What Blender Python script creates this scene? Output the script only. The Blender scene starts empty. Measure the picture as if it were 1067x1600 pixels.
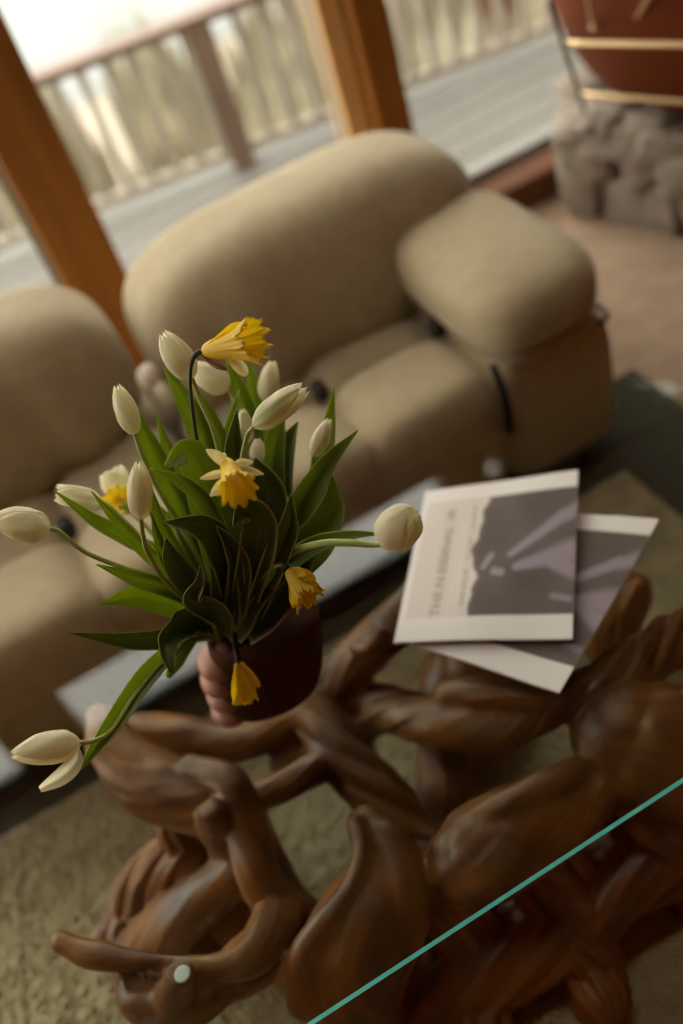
import bpy, bmesh, math, random
import numpy as np
from mathutils import Vector, Matrix, noise

random.seed(7); rng = np.random.default_rng(7)
SC = bpy.context.scene; COL = SC.collection

# ---------------------------------------------------------------- camera
H = 1.66; FPX = 1556.0; YAW = math.radians(12.5)
NADIR = (1100.0, 2300.0)
_dx, _dy = NADIR[0]-533.5, NADIR[1]-800.0
_th = math.atan(math.hypot(_dx, _dy)/FPX); _roll = math.atan2(_dx, _dy); _p = math.pi/2-_th
_R = np.array([[math.cos(YAW), math.sin(YAW), 0], [-math.sin(YAW), math.cos(YAW), 0], [0, 0, 1.]])
_f = np.array([0, math.cos(_p), -math.sin(_p)]); _u = np.array([0, math.sin(_p), math.cos(_p)]); _r = np.array([1., 0, 0])
FWD = _R @ _f
RIGHT = _R @ (math.cos(_roll)*_r - math.sin(_roll)*_u)
DOWN = _R @ (-math.sin(_roll)*_r - math.cos(_roll)*_u)
CAM = np.array([0, 0, H])
HR = np.array([RIGHT[0], RIGHT[1], 0]); HR = np.array([math.cos(YAW), -math.sin(YAW), 0])  # level "right"
HF = np.array([math.sin(YAW), math.cos(YAW), 0])                                          # level "ahead"

def ray(x, y): return FWD + (x-533.5)/FPX*RIGHT + (y-800.0)/FPX*DOWN
def at(x, y, d): return CAM + ray(x, y)*d                # point at distance d along the view axis
def onz(x, y, z):
    d = ray(x, y); return CAM + d*((z-H)/d[2])
def depth(P): return float((np.asarray(P)-CAM) @ FWD)

cam = bpy.data.cameras.new('camera'); cam_o = bpy.data.objects.new('camera', cam); COL.objects.link(cam_o)
cam.sensor_fit = 'VERTICAL'; cam.sensor_height = 36.0; cam.sensor_width = 24.0
cam.lens = FPX/1600.0*36.0; cam.clip_start = 0.05; cam.clip_end = 400
M = Matrix.Identity(4)
for i in range(3):
    M[i][0] = RIGHT[i]; M[i][1] = -DOWN[i]; M[i][2] = -FWD[i]; M[i][3] = CAM[i]
cam_o.matrix_world = M
cam.dof.use_dof = True; cam.dof.focus_distance = 1.19; cam.dof.aperture_fstop = 1.35
SC.camera = cam_o

# ---------------------------------------------------------------- sky and exposure
w = bpy.data.worlds.new('overcast_sky'); SC.world = w; w.use_nodes = True
nt = w.node_tree; nt.nodes.clear()
o_ = nt.nodes.new('ShaderNodeOutputWorld'); bg = nt.nodes.new('ShaderNodeBackground')
bg.inputs['Color'].default_value = (1.0, 0.97, 0.91, 1); bg.inputs['Strength'].default_value = 1.0
nt.links.new(bg.outputs[0], o_.inputs[0])
SC.view_settings.view_transform = 'Standard'; SC.view_settings.look = 'None'
SC.view_settings.gamma = 1; SC.view_settings.use_curve_mapping = False
SC.view_settings.exposure = 2.88

# ---------------------------------------------------------------- helpers
def mesh_data(name, verts, faces, mat, smooth=True, uv=None, col=None):
    me = bpy.data.meshes.new(name); me.from_pydata([tuple(map(float, v)) for v in verts], [], [tuple(int(i) for i in f) for f in faces])
    if smooth: me.polygons.foreach_set('use_smooth', [True]*len(me.polygons))
    if mat: me.materials.append(mat)
    if uv is not None:
        a = me.attributes.new('grain', 'FLOAT_VECTOR', 'POINT'); a.data.foreach_set('vector', np.asarray(uv, dtype=np.float32).ravel())
    if col is not None:
        a = me.attributes.new('print', 'FLOAT_COLOR', 'POINT'); c = np.ones((len(col), 4), dtype=np.float32); c[:, :3] = col
        a.data.foreach_set('color', c.ravel())
    me.update(); return me

def root_of(p):
    o = np.zeros(3)
    while p is not None: o += np.array(p.location); p = p.parent
    return o

def obj(name, vf, mat, parent=None, origin=None, smooth=True, uv=None, col=None, solid=0, sub=0, offset=0.0):
    verts, faces = vf[0], vf[1]
    verts = np.asarray(verts, float)
    base = root_of(parent)
    if parent is None and origin is None:
        c = verts.mean(0); origin = (c[0], c[1], verts[:, 2].min())
    loc = np.zeros(3) if parent is not None and origin is None else np.asarray(origin, float)-base
    me = mesh_data(name, verts-base-loc, faces, mat, smooth, uv, col)
    o = bpy.data.objects.new(name, me); COL.objects.link(o); o.parent = parent; o.location = loc
    if solid:
        m = o.modifiers.new('thickness', 'SOLIDIFY'); m.thickness = solid; m.offset = offset
    if sub:
        m = o.modifiers.new('smooth', 'SUBSURF'); m.levels = sub; m.render_levels = sub
    return o

def tag(o, label=None, cat=None, group=None, kind=None):
    if label: o['label'] = label
    if cat: o['category'] = cat
    if group: o['group'] = group
    if kind: o['kind'] = kind
    return o

def thing(name, loc, label, cat, group=None):
    o = bpy.data.objects.new(name, None); COL.objects.link(o); o.location = tuple(map(float, loc)); o.empty_display_size = .05
    return tag(o, label, cat, group)

def copy_obj(src, loc=None, parent='same', rot=None):
    c = src.copy(); COL.objects.link(c)
    if parent != 'same': c.parent = parent
    if loc is not None: c.location = tuple(map(float, loc))
    if rot is not None: c.rotation_euler = rot
    return c

def join(*parts):
    V, F, n = [], [], 0
    for v, f in parts:
        v = np.asarray(v, float); V.append(v); F += [tuple(i+n for i in q) for q in f]; n += len(v)
    return np.vstack(V), F

def box(x0, x1, y0, y1, z0, z1, bev=0.0, seg=2):
    bm = bmesh.new(); bmesh.ops.create_cube(bm, size=1)
    for v in bm.verts: v.co = ((x0+x1)/2+v.co.x*(x1-x0), (y0+y1)/2+v.co.y*(y1-y0), (z0+z1)/2+v.co.z*(z1-z0))
    if bev: bmesh.ops.bevel(bm, geom=list(bm.edges), offset=bev, segments=seg, profile=.5, affect='EDGES')
    bm.verts.index_update()
    r = ([v.co[:] for v in bm.verts], [tuple(v.index for v in f.verts) for f in bm.faces]); bm.free(); return r

def catmull(P, n):
    P = np.asarray(P, float); k = len(P)
    if k == 2: t = np.linspace(0, 1, n)[:, None]; return P[0]*(1-t)+P[1]*t
    Q = np.vstack([2*P[0]-P[1], P, 2*P[-1]-P[-2]]); out = []
    for t in np.linspace(0, k-1, n):
        i = min(int(t), k-2); f = t-i; a, b, c, d = Q[i], Q[i+1], Q[i+2], Q[i+3]
        out.append(.5*((2*b)+(-a+c)*f+(2*a-5*b+4*c-d)*f*f+(-a+3*b-3*c+d)*f**3))
    return np.array(out)

def frames(C):
    T = np.gradient(C, axis=0); T /= np.linalg.norm(T, axis=1)[:, None]+1e-12
    n = np.cross(T[0], [0, 0, 1.]); 
    if np.linalg.norm(n) < .1: n = np.cross(T[0], [0, 1., 0])
    n /= np.linalg.norm(n); N = [n]
    for i in range(1, len(C)):
        n = n-T[i]*(n@T[i]); n /= np.linalg.norm(n); N.append(n)
    N = np.array(N); return T, N, np.cross(T, N)

def tube(C, rad, sides=10, cap=True, ell=1.0):
    C = np.asarray(C, float); rad = np.broadcast_to(np.asarray(rad, float), (len(C),))
    T, N, B = frames(C); V = []; F = []
    for i in range(len(C)):
        for j in range(sides):
            a = 2*math.pi*j/sides; V.append(C[i]+rad[i]*(math.cos(a)*N[i]+ell*math.sin(a)*B[i]))
    for i in range(len(C)-1):
        for j in range(sides):
            k = (j+1) % sides; F.append((i*sides+j, i*sides+k, (i+1)*sides+k, (i+1)*sides+j))
    if cap:
        V.append(C[0]-T[0]*rad[0]*.5); V.append(C[-1]+T[-1]*rad[-1]*.5); a, b = len(V)-2, len(V)-1
        for j in range(sides):
            k = (j+1) % sides; F.append((a, k, j)); F.append((b, (len(C)-1)*sides+j, (len(C)-1)*sides+k))
    return np.array(V), F

def superell(c, s, e1=.5, e2=.5, nu=28, nv=18, ax=None):
    """soft rounded block: superellipsoid with centre c, half sizes s"""
    V = []; F = []
    sp = lambda v, e: math.copysign(abs(v)**e, v)
    for i in range(nv+1):
        ph = -math.pi/2+math.pi*i/nv
        for j in range(nu):
            t = 2*math.pi*j/nu
            V.append((s[0]*sp(math.cos(ph), e1)*sp(math.cos(t), e2), s[1]*sp(math.cos(ph), e1)*sp(math.sin(t), e2), s[2]*sp(math.sin(ph), e1)))
    for i in range(nv):
        for j in range(nu):
            k = (j+1) % nu; F.append((i*nu+j, i*nu+k, (i+1)*nu+k, (i+1)*nu+j))
    V = np.array(V)
    if ax is not None: V = V @ np.asarray(ax)
    return V+np.asarray(c, float), F

def remesh(vf, voxel, smooth_it=6, fac=.5):
    me = mesh_data('tmp', vf[0], vf[1], None); o = bpy.data.objects.new('tmp', me); COL.objects.link(o)
    m = o.modifiers.new('r', 'REMESH'); m.mode = 'VOXEL'; m.voxel_size = voxel
    if smooth_it:
        m = o.modifiers.new('s', 'SMOOTH'); m.iterations = smooth_it; m.factor = fac
    dg = bpy.context.evaluated_depsgraph_get(); ev = o.evaluated_get(dg); e = ev.to_mesh()
    n = len(e.vertices); V = np.empty(n*3, dtype=np.float32); e.vertices.foreach_get('co', V); V = V.reshape(-1, 3).astype(float)
    F = [tuple(p.vertices) for p in e.polygons]
    Nn = np.empty(n*3, dtype=np.float32); e.vertices.foreach_get('normal', Nn); Nn = Nn.reshape(-1, 3).astype(float)
    ev.to_mesh_clear(); bpy.data.objects.remove(o); bpy.data.meshes.remove(me)
    return V, F, Nn

def vnoise(P, seed=0, n=10, f=6.0):
    """cheap smooth vector-free noise: a sum of random plane waves"""
    r = np.random.default_rng(seed); out = np.zeros(len(P))
    for i in range(n):
        k = r.normal(size=3)*f; out += np.sin(P@k+r.uniform(0, 6.28))
    return out/math.sqrt(n)

# ---------------------------------------------------------------- materials
def newmat(name):
    m = bpy.data.materials.new(name); m.use_nodes = True; n = m.node_tree; n.nodes.clear()
    out = n.nodes.new('ShaderNodeOutputMaterial'); return m, n, out
def N_(n, t, **k):
    x = n.nodes.new('ShaderNode'+t)
    for a, b in k.items():
        if a in x.inputs: x.inputs[a].default_value = b
        else: setattr(x, a, b)
    return x
def ramp(n, fac, stops):
    r = n.nodes.new('ShaderNodeValToRGB'); e = r.color_ramp.elements
    while len(e) > 1: e.remove(e[-1])
    e[0].position = stops[0][0]; e[0].color = (*stops[0][1], 1)
    for p, c in stops[1:]:
        q = e.new(p); q.color = (*c, 1)
    n.links.new(fac, r.inputs[0]); return r

def simple(name, c1, c2=None, scale=8, rough=.6, bump=0, bscale=60, metal=0, coord='Object', coat=0, spec=.5, detail=4, sheen=0, stretch=None):
    m, n, out = newmat(name); b = N_(n, 'BsdfPrincipled'); n.links.new(b.outputs[0], out.inputs[0])
    b.inputs['Roughness'].default_value = rough; b.inputs['Metallic'].default_value = metal
    b.inputs['Coat Weight'].default_value = coat; b.inputs['Coat Roughness'].default_value = .15
    b.inputs['Specular IOR Level'].default_value = spec; b.inputs['Sheen Weight'].default_value = sheen
    tc = N_(n, 'TexCoord'); mp = N_(n, 'Mapping'); n.links.new(tc.outputs[coord], mp.inputs[0])
    if stretch: mp.inputs['Scale'].default_value = stretch
    nz = N_(n, 'TexNoise', Scale=scale, Detail=detail); n.links.new(mp.outputs[0], nz.inputs[0])
    r = ramp(n, nz.outputs[0], [(.3, c1), (.7, c2 or c1)]); n.links.new(r.outputs[0], b.inputs['Base Color'])
    if bump:
        n2 = N_(n, 'TexNoise', Scale=bscale, Detail=3); n.links.new(mp.outputs[0], n2.inputs[0])
        bp = N_(n, 'Bump', Strength=bump, Distance=.01); n.links.new(n2.outputs[0], bp.inputs['Height']); n.links.new(bp.outputs[0], b.inputs['Normal'])
    return m

M_wood = simple('honey_fir_wood', (.17, .058, .006), (.25, .095, .012), 3, .6, .15, 30, stretch=(6, 6, .6), spec=.2)
M_wood_dk = simple('dark_stained_wood', (.06, .02, .007), (.10, .035, .012), 3, .5, .1, 30, stretch=(1, 8, 8))
M_ledge = simple('ledge_wood', (.10, .035, .012), (.15, .055, .02), 3, .6, .1, 30, stretch=(1, 8, 8), spec=.3)
M_panel = simple('cedar_panelling', (.36, .12, .012), (.46, .16, .018), 3, .6, .1, 30, stretch=(5, 5, .5))
M_ceil = simple('pine_ceiling', (.34, .12, .016), (.44, .165, .024), 3, .7, .1, 30, stretch=(.5, 6, 6))
M_carpet = simple('tan_carpet', (.34, .22, .125), (.44, .29, .17), 14, .95, .8, 260, sheen=.2)
M_rug = simple('cream_shag', (.36, .29, .145), (.50, .41, .22), 22, .95, 1, 180, sheen=.2)
M_fabric = simple('cream_boucle', (.41, .325, .175), (.47, .375, .21), 30, .95, .5, 380, sheen=.25)
M_strap = simple('black_strap', (.012, .009, .007), rough=.6)
M_ball = simple('cream_ball', (.75, .66, .52), rough=.5)
M_deck = simple('weathered_grey_deck', (.118, .11, .092), (.14, .13, .11), 4, .75, .2, 40, stretch=(1, 8, 8))
M_rail = simple('rail_brown', (.115, .068, .045), (.14, .085, .055), 5, .7)
M_balu = simple('baluster_pale', (.30, .265, .205), (.35, .31, .245), 5, .8)
M_alum = simple('pale_aluminium', (.24, .23, .20), rough=.5, metal=.2)
M_stone = simple('grey_field_stone', (.20, .16, .12), (.33, .27, .21), 11, .95, .9, 25)
M_mortar = simple('mortar', (.14, .115, .09), (.2, .17, .13), 20, .95, .6, 80)
M_orange = simple('rust_enamel', (.105, .019, .002), (.13, .025, .003), 4, .7, spec=.15)
M_brass = simple('brass', (.72, .52, .27), (.78, .58, .32), 6, .28, metal=1)
M_ember = simple('dark_ash', (.10, .06, .04), (.20, .13, .09), 30, .9, 1, 50)
M_water = simple('pale_shallow_water', (.075, .078, .072), (.105, .108, .10), .12, .6, .1, 3, stretch=(.15, 1, 1))
M_earth = simple('sandy_ground', (.19, .155, .11), (.24, .20, .145), 3, .95, .3, 20)
M_reed = simple('dry_reed', (.29, .24, .155), (.235, .21, .125), 2.5, .85)
M_bush = simple('green_reed', (.25, .24, .15), (.30, .27, .18), 2.5, .85)
M_stem = simple('tulip_stem', (.34, .40, .09), (.42, .48, .14), 12, .45, spec=.4)
M_dstem = simple('withered_stem', (.035, .04, .018), (.07, .065, .03), 20, .6)
M_spathe = simple('papery_spathe', (.30, .15, .07), (.42, .25, .13), 30, .8)
M_ceramic = simple('oxblood_ceramic', (.05, .014, .005), (.065, .019, .006), 10, .85, .1, 60, spec=.12)
M_ceramic_lit = simple('ceramic_pink_lit', (.26, .105, .058), (.31, .135, .075), 10, .5, .1, 60, spec=.4)  # pinkish light on the vase lobes is put into this colour
M_pad = simple('clear_pad', (.55, .60, .55), rough=.3)
M_ink = simple('newsprint_ink', (.40, .33, .27), rough=.9)
M_edge_paper = simple('newsprint', (.68, .64, .57), (.72, .68, .60), 10, .9)

def leafy(name, c1, c2, trans, tcol, rough=.5, bump=.3, scale=1.0, streak=None):
    m, n, out = newmat(name); b = N_(n, 'BsdfPrincipled', Roughness=rough); b.inputs['Specular IOR Level'].default_value = .4
    at_ = N_(n, 'Attribute', attribute_name='grain'); mp = N_(n, 'Mapping'); mp.inputs['Scale'].default_value = (9*scale, 1.2*scale, 1)
    n.links.new(at_.outputs['Vector'], mp.inputs[0]); nz = N_(n, 'TexNoise', Scale=2.0, Detail=3); n.links.new(mp.outputs[0], nz.inputs[0])
    r = ramp(n, nz.outputs[0], [(.3, c1), (.7, c2)]); n.links.new(r.outputs[0], b.inputs['Base Color'])
    bp = N_(n, 'Bump', Strength=bump, Distance=.001); n.links.new(nz.outputs[0], bp.inputs['Height']); n.links.new(bp.outputs[0], b.inputs['Normal'])
    if 'leaf' in name:
        sx = N_(n, 'SeparateXYZ'); n.links.new(at_.outputs['Vector'], sx.inputs[0])
        mg = ramp(n, sx.outputs['Z'], [(.0, (.35, .35, .35)), (.07, (0, 0, 0)), (.84, (0, 0, 0)), (.97, (.8, .8, .8))])
        mc = N_(n, 'Mix', data_type='RGBA'); n.links.new(mg.outputs[0], mc.inputs[0]); n.links.new(r.outputs[0], mc.inputs[6]); mc.inputs[7].default_value = (.42, .46, .16, 1)
        n.links.new(mc.outputs[2], b.inputs['Base Color'])
    if 'streak' in name:
        sx = N_(n, 'SeparateXYZ'); n.links.new(at_.outputs['Vector'], sx.inputs[0])
        mg = ramp(n, sx.outputs['Z'], [(.0, (.85, .85, .85)), (.10, (.7, .7, .7)), (.26, (0, 0, 0))])
        mc = N_(n, 'Mix', data_type='RGBA'); n.links.new(mg.outputs[0], mc.inputs[0]); n.links.new(r.outputs[0], mc.inputs[6]); mc.inputs[7].default_value = (.22, .32, .05, 1)
        n.links.new(mc.outputs[2], b.inputs['Base Color'])
    t = N_(n, 'BsdfTranslucent'); t.inputs[0].default_value = (*tcol, 1); mx = N_(n, 'MixShader'); mx.inputs[0].default_value = trans
    n.links.new(b.outputs[0], mx.inputs[1]); n.links.new(t.outputs[0], mx.inputs[2]); n.links.new(mx.outputs[0], out.inputs[0]); return m
M_leaf = leafy('tulip_leaf', (.085, .12, .018), (.15, .20, .035), .38, (.56, .66, .07))
M_leaf2 = leafy('tulip_leaf_grey', (.075, .115, .03), (.12, .165, .045), .2, (.40, .50, .06), .6)
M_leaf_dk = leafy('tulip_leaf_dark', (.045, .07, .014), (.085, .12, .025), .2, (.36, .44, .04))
M_petal = leafy('white_petal', (.82, .78, .62), (.88, .84, .70), .62, (1.0, .98, .82), .5, .35)
M_petal_g = leafy('white_petal_green_streak', (.80, .77, .60), (.86, .83, .68), .55, (.92, .92, .62), .5, .35, scale=.6)
M_yellow = leafy('yellow_petal', (.84, .60, .04), (.90, .70, .08), .5, (1, .86, .10), .5, .6)
M_pale = leafy('pale_yellow_petal', (.88, .80, .48), (.92, .85, .56), .5, (1, .95, .62), .5, .5)

def mat_rootwood():
    m, n, out = newmat('polished_root_wood'); b = N_(n, 'BsdfPrincipled', Roughness=.5); b.inputs['Coat Weight'].default_value = .14; b.inputs['Coat Roughness'].default_value = .25
    at_ = N_(n, 'Attribute', attribute_name='grain'); mp = N_(n, 'Mapping'); mp.inputs['Scale'].default_value = (5, 60, 25)
    n.links.new(at_.outputs['Vector'], mp.inputs[0]); nz = N_(n, 'TexNoise', Scale=1.0, Detail=5, Distortion=.6); n.links.new(mp.outputs[0], nz.inputs[0])
    tc = N_(n, 'TexCoord'); n2 = N_(n, 'TexNoise', Scale=7.0, Detail=3); n.links.new(tc.outputs['Object'], n2.inputs[0])
    mx = N_(n, 'Math', operation='MULTIPLY_ADD'); mx.inputs[1].default_value = .42; n.links.new(nz.outputs[0], mx.inputs[0])
    m2 = N_(n, 'Math', operation='MULTIPLY'); m2.inputs[1].default_value = .58; n.links.new(n2.outputs[0], m2.inputs[0]); n.links.new(m2.outputs[0], mx.inputs[2])
    r = ramp(n, mx.outputs[0], [(.28, (.02, .007, .002)), (.44, (.12, .040, .006)), (.60, (.25, .092, .013)), (.80, (.42, .18, .034))])
    n.links.new(r.outputs[0], b.inputs['Base Color'])
    bp = N_(n, 'Bump', Strength=.25, Distance=.004); n.links.new(nz.outputs[0], bp.inputs['Height']); n.links.new(bp.outputs[0], b.inputs['Normal'])
    n.links.new(b.outputs[0], out.inputs[0]); return m
M_root = mat_rootwood()

def mat_glass(name, tint, ior=1.28, rough=0.0):
    m, n, out = newmat(name); t = N_(n, 'BsdfTransparent'); t.inputs[0].default_value = (*tint, 1)
    g = N_(n, 'BsdfGlossy', Roughness=rough); g.inputs[0].default_value = (1, 1, 1, 1)
    fr = N_(n, 'Fresnel', IOR=ior); mx = N_(n, 'MixShader'); n.links.new(fr.outputs[0], mx.inputs[0])
    ge = N_(n, 'NewGeometry'); mr = N_(n, 'MapRange'); mr.inputs['To Min'].default_value = ior; mr.inputs['To Max'].default_value = 1/ior   # same glass seen from inside the slab
    n.links.new(ge.outputs['Backfacing'], mr.inputs[0]); n.links.new(mr.outputs[0], fr.inputs['IOR'])
    n.links.new(t.outputs[0], mx.inputs[1]); n.links.new(g.outputs[0], mx.inputs[2]); n.links.new(mx.outputs[0], out.inputs[0]); return m
M_glass = mat_glass('table_glass', (.93, .96, .93))
M_pane = mat_glass('window_glass', (.97, .98, .97))
M_gedge = simple('glass_cut_edge', (.14, .62, .52), (.18, .72, .60), 10, .2, spec=.8)
_n = M_gedge.node_tree; _b = [x for x in _n.nodes if x.type == 'BSDF_PRINCIPLED'][0]; _o = [x for x in _n.nodes if x.type == 'OUTPUT_MATERIAL'][0]
_t = N_(_n, 'BsdfTranslucent'); _t.inputs[0].default_value = (.16, .85, .75, 1); _m = N_(_n, 'MixShader'); _m.inputs[0].default_value = .36
_n.links.new(_b.outputs[0], _m.inputs[1]); _n.links.new(_t.outputs[0], _m.inputs[2]); _n.links.new(_m.outputs[0], _o.inputs[0])   # light carried inside the slab leaves through its edge
mm, nn, oo = newmat('newsprint_printed'); bb = N_(nn, 'BsdfPrincipled', Roughness=.85); aa = N_(nn, 'Attribute', attribute_name='print')
nn.links.new(aa.outputs['Color'], bb.inputs['Base Color']); nn.links.new(bb.outputs[0], oo.inputs[0]); M_print = mm

# ---------------------------------------------------------------- the room
WY = 2.5
S_ = lambda o: tag(o, kind='structure')
S_(obj('floor', box(-2.4, 3.2, -2.6, WY, -.12, 0), M_carpet, smooth=False))
SX0, SX1, SY0, SY1 = -.75, 1.05, 1.06, 1.46      # unseen skylight between table and sofa, added for top light
ceil = S_(obj('ceiling', join(box(-2.5, SX0, -2.7, WY+.12, 2.75, 2.85), box(SX1, 3.3, -2.7, WY+.12, 2.75, 2.85), box(SX0, SX1, -2.7, SY0, 2.75, 2.85), box(SX0, SX1, SY1, WY+.12, 2.75, 2.85)), M_ceil, smooth=False))
sky_w = S_(obj('added_skylight', join(box(SX0, SX0+.04, SY0, SY1, 2.74, 2.90), box(SX1-.04, SX1, SY0, SY1, 2.74, 2.90), box(SX0+.04, SX1-.04, SY0, SY0+.04, 2.74, 2.90), box(SX0+.04, SX1-.04, SY1-.04, SY1, 2.74, 2.90)), M_wood, smooth=False))
obj('pane', box(SX0+.04, SX1-.04, SY0+.04, SY1-.04, 2.86, 2.866), M_pane, sky_w, smooth=False)
S_(obj('wall_back', box(-2.5, 3.3, -2.7, -2.6, 0, 2.75), M_panel, smooth=False))
S_(obj('wall_right', box(3.2, 3.3, -2.6, WY+.12, 0, 2.75), M_panel, smooth=False))
# left wall: wide window above a low sill wall
wl = S_(obj('wall_left', join(box(-2.5, -2.4, -2.6, 1.5, 0, 2.75), box(-2.5, -2.4, 1.5, 2.44, 0, .3), box(-2.5, -2.4, 1.5, 2.44, 2.45, 2.75)), M_panel, smooth=False))
win = S_(obj('window_1', join(box(-2.48, -2.42, 1.5, 1.56, .3, 2.45), box(-2.48, -2.42, 2.38, 2.44, .3, 2.45),
        box(-2.48, -2.42, 1.56, 2.38, .3, .36), box(-2.48, -2.42, 1.56, 2.38, 2.39, 2.45)), M_wood, smooth=False))
for y0, y1 in ((1.56, 2.38),):
    obj('pane', box(-2.455, -2.449, y0, y1, .36, 2.39), M_pane, win, smooth=False)
# window wall
HZ = 2.12
S_(obj('wall_front', box(-2.5, 3.3, WY, WY+.12, HZ, 2.75), M_panel, smooth=False))
S_(obj('trim_1', box(-.005+.075, .228, WY-.06, WY+.11, 0, HZ, .006), M_wood, smooth=False))
S_(obj('trim_2', box(1.02, 1.12, WY-.06, WY+.11, 0, HZ, .006), M_wood, smooth=False))
S_(obj('trim_3', box(-.85, -.67, WY-.06, WY+.11, 0, HZ, .006), M_wood, smooth=False))
S_(obj('trim_4', box(-2.5, -2.36, WY-.06, WY+.11, 0, HZ, .006), M_wood, smooth=False))
S_(obj('trim_5', box(2.35, 2.5, WY-.06, WY+.11, 0, HZ, .006), M_wood, smooth=False))
S_(obj('baseboard_front', box(-2.36, 3.2, WY-.085, WY+.02, 0, .10, .006), M_ledge, smooth=False))
def glazed(name, x0, x1, mat, sill=.10):
    f = S_(obj(name, join(box(x0, x0+.04, WY+.03, WY+.08, sill, HZ), box(x1-.04, x1, WY+.03, WY+.08, sill, HZ),
             box(x0+.04, x1-.04, WY+.03, WY+.08, sill, sill+.03), box(x0+.04, x1-.04, WY+.03, WY+.08, HZ-.05, HZ)), mat, smooth=False))
    obj('pane', box(x0+.04, x1-.04, WY+.052, WY+.058, sill+.03, HZ-.05), M_pane, f, smooth=False)
    return f
glazed('window_2', -2.36, -.85, M_alum); glazed('window_3', -.67, .09, M_alum)
f = glazed('window_4', .19, .995, M_alum)
S_(obj('trim_6', box(.955, 1.018, WY+.0, WY+.10, 0, HZ, .004), simple('light_fir_wood', (.50, .27, .09), (.60, .35, .13), 3, .5, stretch=(6, 6, .6)), smooth=False))
d = glazed('door_1', 1.085, 2.38, M_alum, .10)
S_(obj('trim_7', box(-2.36, 2.35, WY+.02, WY+.12, -.1, .10), M_alum, smooth=False))
S_(obj('wall_front_2', box(2.5, 3.2, WY, WY+.12, 0, HZ), M_panel, smooth=False))

# ---------------------------------------------------------------- outside
DZ = -.10
A = np.array([.42, 3.87]); ang = math.radians(-10.5); rd = np.array([math.cos(ang), math.sin(ang)])
far = lambda x: A[1]+(x-A[0])*math.tan(ang)+.08
V0 = [(-4, WY+.13), (5.5, WY+.13), (5.5, far(5.5)), (-4, far(-4))]
deck = S_(obj('floor_deck', ([(x, y, DZ-.25) for x, y in V0]+[(x, y, DZ-.045) for x, y in V0], [(3, 2, 1, 0), (4, 5, 6, 7), (0, 1, 5, 4), (1, 2, 6, 5), (2, 3, 7, 6), (3, 0, 4, 7)]), M_wood_dk, smooth=False))
for k in range(16):
    y0 = WY+.135+k*.142; y1 = y0+.134
    xa, xb = min(5.5, A[0]+(y0-.1-A[1])/math.tan(ang)), min(5.5, A[0]+(y1-.1-A[1])/math.tan(ang))
    if xb < -3.8: break
    q = [(-4, y0), (xa, y0), (xb, y1), (-4, y1)]
    obj('deck_board', ([(x, y, DZ-.04) for x, y in q]+[(x, y, DZ) for x, y in q], [(3, 2, 1, 0), (4, 5, 6, 7), (0, 1, 5, 4), (1, 2, 6, 5), (2, 3, 7, 6), (3, 0, 4, 7)]), M_deck, deck, smooth=False)
# deck railing
rail = thing('deck_railing', (A[0], A[1], DZ), 'pale balustrade with brown top rail along the outer edge of the grey deck', 'railing')
rail.rotation_euler.z = ang
RH = .60
def rb(name, b, mat):
    me = mesh_data(name, *b, mat, smooth=False); o = bpy.data.objects.new(name, me); COL.objects.link(o); o.parent = rail; return o
rb('top_rail', box(-4, 4.5, -.05, .05, RH-.035, RH, .005), M_rail)
rb('bottom_rail', box(-4, 4.5, -.02, .02, .05, .09, .004), M_balu)
pp = rb('post', box(-.045, .045, -.045, .045, -.1, RH-.035, .004), M_rail)
pp.location.x = .56
for x in (-3.4, -1.4, 2.5, 4.4): copy_obj(pp, (x, 0, 0))
b0 = rb('baluster', box(-.016, .016, -.016, .016, .09, RH-.035, .003, 1), M_balu); b0.location.x = -3.9
k = 0
for i in range(1, 84):
    x = -3.9+i*.1
    if min(abs(x-q) for q in (.56, -3.4, -1.4, 2.5, 4.4)) > .05: copy_obj(b0, (x, 0, 0))
S_(obj('added_eave', box(-3.2, 4.2, WY+.12, WY+.30, 2.32, 2.42), M_ceil, smooth=False))  # unseen overhang added to cut the sky reflection on the glass top
# ground, water
S_(obj('ground', ([(-60, 4.0, -1.2), (60, 4.0, -1.2), (60, 12, -2.3), (-60, 12, -2.3)], [(0, 1, 2, 3)]), M_earth, smooth=False))
S_(obj('water', ([(-200, 11, -2.2), (200, 11, -2.2), (200, 220, -2.2), (-200, 220, -2.2)], [(0, 1, 2, 3)]), M_water, smooth=False))
def shrub(x, y, z, h, r, mat, seed, label):
    g = np.random.default_rng(seed); V = []; F = []
    for i in range(420):
        a = g.uniform(0, 6.28); q = r*math.sqrt(g.uniform(0, 1)); bx, by = x+q*math.cos(a), y+q*math.sin(a)
        hh = h*g.uniform(.45, 1)*(1-.45*(q/r)**2); lean = np.clip(g.normal(size=2)*.06, -.1, .1)*hh; wd = g.uniform(.006, .014); a2 = g.uniform(0, 3.14)
        dx, dy = math.cos(a2)*wd, math.sin(a2)*wd; n = len(V)
        V += [(bx-dx, by-dy, z), (bx+dx, by+dy, z), (bx+lean[0]*.4+dx*1.6, by+lean[1]*.4+dy*1.6, z+hh*.6), (bx+lean[0]*.4-dx*1.6, by+lean[1]*.4-dy*1.6, z+hh*.6), (bx+lean[0], by+lean[1], z+hh)]
        F += [(n, n+1, n+2, n+3), (n+3, n+2, n+4)]
    o = obj('reed_clump', (V, F), mat, smooth=False); tag(o, label, 'shrub', 'dry reeds growing beyond the deck railing')
k = 0
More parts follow.
